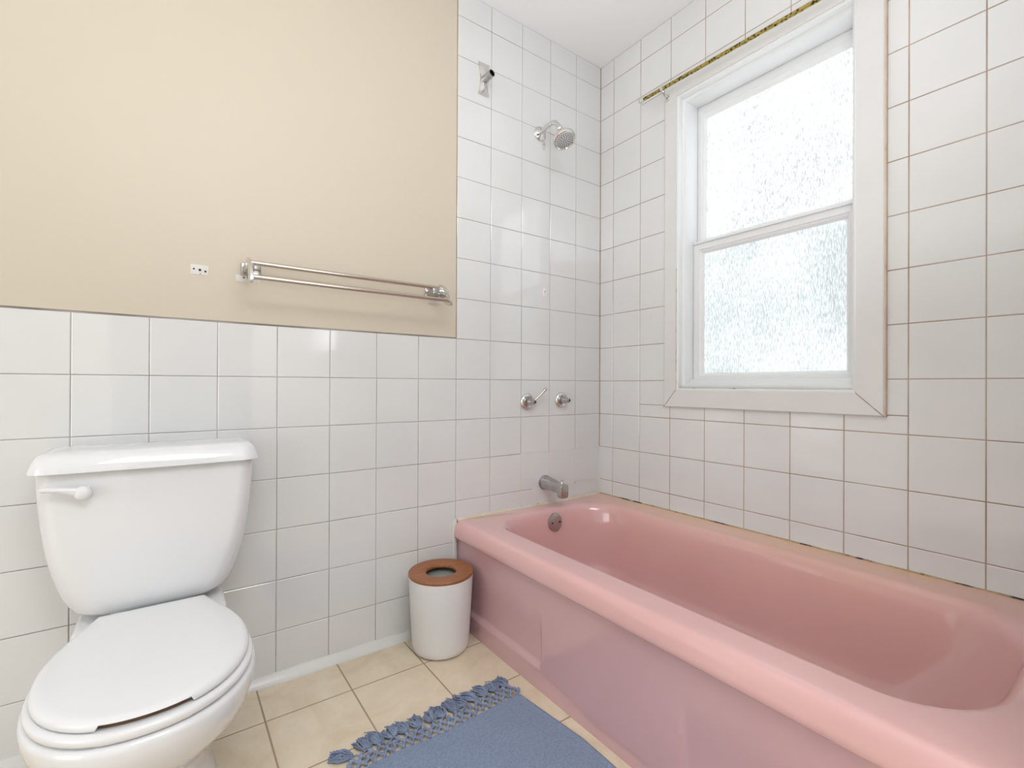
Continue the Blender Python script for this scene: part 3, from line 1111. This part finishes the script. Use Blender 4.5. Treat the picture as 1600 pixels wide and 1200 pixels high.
# bowl
bm = bmesh.new()
bl = [(0, .118, -.10, -.50, .095), (.012, .120, -.10, -.505, .095), (.03, .112, -.10, -.495, .090), (.07, .101, -.10, -.475, .085), (.12, .097, -.11, -.475, .085), (.165, .108, -.12, -.505, .09),
      (.20, .126, -.14, -.545, .095), (.24, .150, -.16, -.595, .10), (.275, .167, -.18, -.632, .105), (.31, .1745, -.185, -.648, .122), (.335, .1765, -.185, -.654, .126),
      (.343, .1745, -.186, -.652, .125), (.3465, .168, -.192, -.645, .118), (.3475, .12, -.21, -.59, .08)]
loft(bm, [bowl_outline(hw, yb, yf, hb_, z) for z, hw, yb, yf, hb_ in bl])
# deck that carries the tank
dk = [(.0, .095, -.02, -.20, .02), (.15, .09, -.02, -.20, .03), (.25, .10, -.015, -.215, .03), (.30, .130, -.010, -.235, .04), (.33, .143, -.010, -.245, .05), (.345, .145, -.010, -.248, .05), (.352, .142, -.012, -.244, .05), (.3555, .134, -.020, -.235, .05), (.3565, .10, -.03, -.20, .03)]
dk += [(.3566, .085, -.04, -.15, .03), (.3725, .085, -.04, -.15, .03)]
loft(bm, [srect(hw, yb, yf, z, r) for z, hw, yb, yf, r in dk])
mobj('bowl', bm, M['porcelain'], toilet, sharp=60)

# seat ring
bm = bmesh.new()
outer_ = [(.3505, -.004), (.3500, 0.0), (.3535, .0025), (.3600, .003), (.3645, .001), (.3665, -.006), (.3670, -.02)]
rings = [bowl_outline(.1665 + d, -.222, -.648 - d, .100 + d, z) for z, d in outer_]
rings += [bowl_outline(.1150, -.300, -.590, .06, .3655), bowl_outline(.1100, -.305, -.585, .058, .358), bowl_outline(.1100, -.305, -.585, .058, .351)]
loft(bm, rings + [rings[0]], False, False)
bmesh.ops.remove_doubles(bm, verts=bm.verts[:], dist=1e-6)
mobj('seat', bm, M['seat'], toilet, sharp=60)

# closed lid; its front lip is cut away in a shallow finger notch
bm = bmesh.new()


def lid_ring(d, z, notch=0.0):
    pts = bowl_outline(.1635 - d, -.206 - d * .3, -.6435 + d, .101 - d * .4, z, n=160)
    for p in pts:
        if p.y < -.50:
            if abs(p.x - TX) < .060 and p.y < -.55:
                p.z += notch
    return pts


rings = [lid_ring(.0075, .3695, .0086), lid_ring(.002, .3688, .0094), lid_ring(0, .3700, .0086), lid_ring(0, .3750, .0044), lid_ring(.0015, .3795, .0008), lid_ring(.0055, .3832), lid_ring(.011, .3850),
         lid_ring(.020, .3857), lid_ring(.030, .3866), lid_ring(.045, .3880), lid_ring(.075, .3890), lid_ring(.11, .3895)]
loft(bm, rings, True, True)
mobj('lid', bm, M['seat'], toilet, sharp=70)
# brown slab filling the slot under the notch, its shade painted in
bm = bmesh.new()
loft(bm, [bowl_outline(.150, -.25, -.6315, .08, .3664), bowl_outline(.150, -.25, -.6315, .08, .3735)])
mobj('seat_gap_shade', bm, M['slit_shade'], toilet, smooth=False)
for s in (-1, 1):
    bm = bmesh.new()
    add_box(bm, (TX + s * .105 - .013, -.224, .353), (TX + s * .105 + .013, -.200, .3700), 0, .003)
    mobj('hinge', bm, M['seat'], toilet)

# ------------------------------------------------------------------ waste bin
bx_, by_ = -.897, -.122
can = thing('waste_bin', 'white round waste bin with a ring-shaped wooden lid beside the tub', 'waste bin', (bx_, by_, 0))
bm = bmesh.new()
lathe(bm, (bx_, by_, 0), (0, 0, 1), [(.070, .0), (.082, .0015), (.090, .006), (.0945, .014), (.0965, .026), (.0985, .06), (.1035, .15), (.1085, .246), (.1085, .252), (.1070, .252), (.1060, .246),
                                      (.0960, .05), (.0005, .045)], 64)
mobj('bin_body', bm, M['plastic_white'], can)
bm = bmesh.new()
lathe(bm, (bx_, by_, .2525), (0, 0, 1), [(.051, 0), (.1085, 0), (.1100, .002), (.1100, .008), (.1080, .0105), (.060, .0105), (.055, .009), (.0515, .006), (.051, .0)], 64, cap0=False, cap1=False)
mobj('lid', bm, M['wood'], can)['label'] = 'flat brown wooden ring lid'
bm = bmesh.new()
lathe(bm, (bx_, by_, .2335), (0, 0, 1), [(.100, 0), (.100, .002), (.0005, .002)], 48)
mobj('liner', bm, M['bin_inside'], can)

# ------------------------------------------------------------------ rug
rug = thing('bath_mat', 'blue woven cotton bath mat with knotted tassel fringe beside the tub', 'bath mat', (-1.06, -.85, 0))
# body corners, a gently skewed rectangle lying beside the tub
Y1, Y2 = -.487, -1.16


def rug_pt(u, v):
    """u 0..1 left to right, v 0 (fringe end) .. 1"""
    xl, xr = -1.312 + .004 * sin(v * 7), -.826 + .026 * min(1, v * 3) - .010 * sstep(.35, 1, v)
    x = xl + (xr - xl) * u
    y = Y1 + (Y2 - Y1) * v + .004 * sin(u * 9)
    return x, y


bm = bmesh.new()
NU, NV = 90, 100
top = []
for j in range(NV + 1):
    row = []
    for i in range(NU + 1):
        u, v = i / NU, j / NV
        x, y = rug_pt(u, v)
        hem = .0016 if (u > .975 or u < .025) else 0
        z = .0062 + .0009 * sin(x * 38 + y * 14) * sin(y * 29) + hem
        if i in (0, NU):
            z = .0035
        row.append(bm.verts.new((x, y, z)))
    top.append(row)
for j in range(NV):
    for i in range(NU):
        bm.faces.new((top[j][i], top[j][i + 1], top[j + 1][i + 1], top[j + 1][i]))
edge = top[0] + [r[-1] for r in top[1:]] + top[-1][-2::-1] + [r[0] for r in top[-2:0:-1]]
low = [bm.verts.new((v.co.x, v.co.y, .0008)) for v in edge]
for i in range(len(edge)):
    j = (i + 1) % len(edge)
    bm.faces.new((edge[i], edge[j], low[j], low[i]))
bm.faces.new(low)
mobj('mat_body', bm, M['rug'], rug, sharp=70)


def fringe(v_end, sgn):
    NT = 14
    x0, _ = rug_pt(0, v_end)
    x1, _ = rug_pt(1, v_end)

    def at(u, out, z=.005):
        x, y = rug_pt(min(1, max(0, u)), v_end)
        return Vector((x + (u - min(1, max(0, u))) * .45 , y + sgn * out, z))
    bm = bmesh.new()

    def knot(c, r=.0058):
        n0 = Vector((random.uniform(-1, 1), random.uniform(-.3, .3), .3)).normalized()
        ux_, uy_, _ = basis(n0)
        pts = [c + (ux_ * cos(2 * pi * k / 9) + uy_ * sin(2 * pi * k / 9)) * r * .62 for k in range(10)]
        tube(bm, pts, r * .50, 7)
    K = 21
    rows = []
    for rj, out in enumerate((.002, .019, .036)):
        kn = []
        cnt = K if rj != 1 else K + 1
        for i in range(cnt):
            u = (i + (.5 if rj != 1 else 0)) / K
            kn.append(at(u + random.uniform(-.004, .004), out + random.uniform(-.003, .003), .0065 + random.uniform(0, .003)))
        rows.append(kn)
        for c in kn:
            knot(c, .0070 if rj else .0048)
    for i in range(K):
        for a, b in ((rows[0][i], rows[1][i]), (rows[0][i], rows[1][i + 1]), (rows[1][i], rows[2][i]), (rows[1][i + 1], rows[2][i])):
            for s in (-1, 0, 1):
                mid = (a + b) / 2 + Vector((s * .0026 + random.uniform(-.0015, .0015), random.uniform(-.001, .001), .002))
                tube(bm, spline([a, mid, b], 3), .0017, 6)
    fo = mobj('fringe_netting', bm, M['yarn'], rug)
    for i in range(NT):
        bm = bmesh.new()
        uc = (i + .5) / NT
        ka, kb = rows[2][min(K - 1, int(uc * K - .35))], rows[2][min(K - 1, int(uc * K - .35) + 1)]
        root = at(uc, .047, .0075)
        lean = random.uniform(-.55, .25) * (1 if i < 11 else .3)
        if i == 0:
            lean = -1.3
        ln = random.uniform(.044, .056)
        for kk in (ka, kb):
            for s in range(3):
                tube(bm, [kk + Vector((random.uniform(-.003, .003), 0, 0)), (kk + root) / 2 + Vector((0, 0, .003)), root], .0019, 6)
        d = Vector((lean, sgn, 0)).normalized()
        sd = Vector((-d.y, d.x, 0))
        curl = random.uniform(-.012, .012)
        for s in range(44):
            o_ = random.uniform(-1, 1)
            h = random.uniform(0, 1)
            wv = random.uniform(-.004, .004)
            L = ln * random.uniform(.78, 1.10) * (1 - .10 * abs(o_))
            zt = .003 + .014 * h * (1 - .6 * abs(o_))
            p0 = root + sd * o_ * .005
            p1 = root + d * L * .35 + sd * (o_ * .0160 + wv)
            p2 = root + d * L * .7 + sd * (o_ * .0185 - wv + curl * .5)
            p3 = root + d * L + sd * (o_ * .0170 + wv * 1.5 + curl)
            p0.z = .006 + .005 * h; p1.z = zt + .003; p2.z = zt + .001; p3.z = max(.0022, zt - .004)
            pts = spline([p0, p1, p2, p3], 3)
            tube(bm, pts, .0014, 5)
        mobj('tassel', bm, M['yarn'], rug)


fringe(0.0, 1)

# ------------------------------------------------------------------ unseen ceiling lamp added as fill behind the camera
lamp = thing('added_ceiling_lamp', 'added round white ceiling lamp, unseen fill light behind the viewpoint', 'ceiling lamp', (-1.75, -1.75, CEIL))
bm = bmesh.new()
lathe(bm, (-1.75, -1.75, CEIL), (0, 0, -1), [(.15, 0), (.155, .012), (.15, .02), (.14, .022)], 40)
mobj('lamp_base', bm, M['plastic_white'], lamp)
gm, gn, gl, gb = new_mat('lit_opal_glass')
gb.inputs['Base Color'].default_value = (.9, .88, .85, 1)
sock(gb, 'Emission Color', (1.0, .97, .94, 1))
sock(gb, 'Emission Strength', BULB_W)
bm = bmesh.new()
lathe(bm, (-1.75, -1.75, CEIL - .022), (0, 0, -1), [(.14, 0), (.142, .03), (.13, .06), (.10, .085), (.06, .10), (.0005, .106)], 40)
mobj('lamp_shade', bm, gm, lamp)
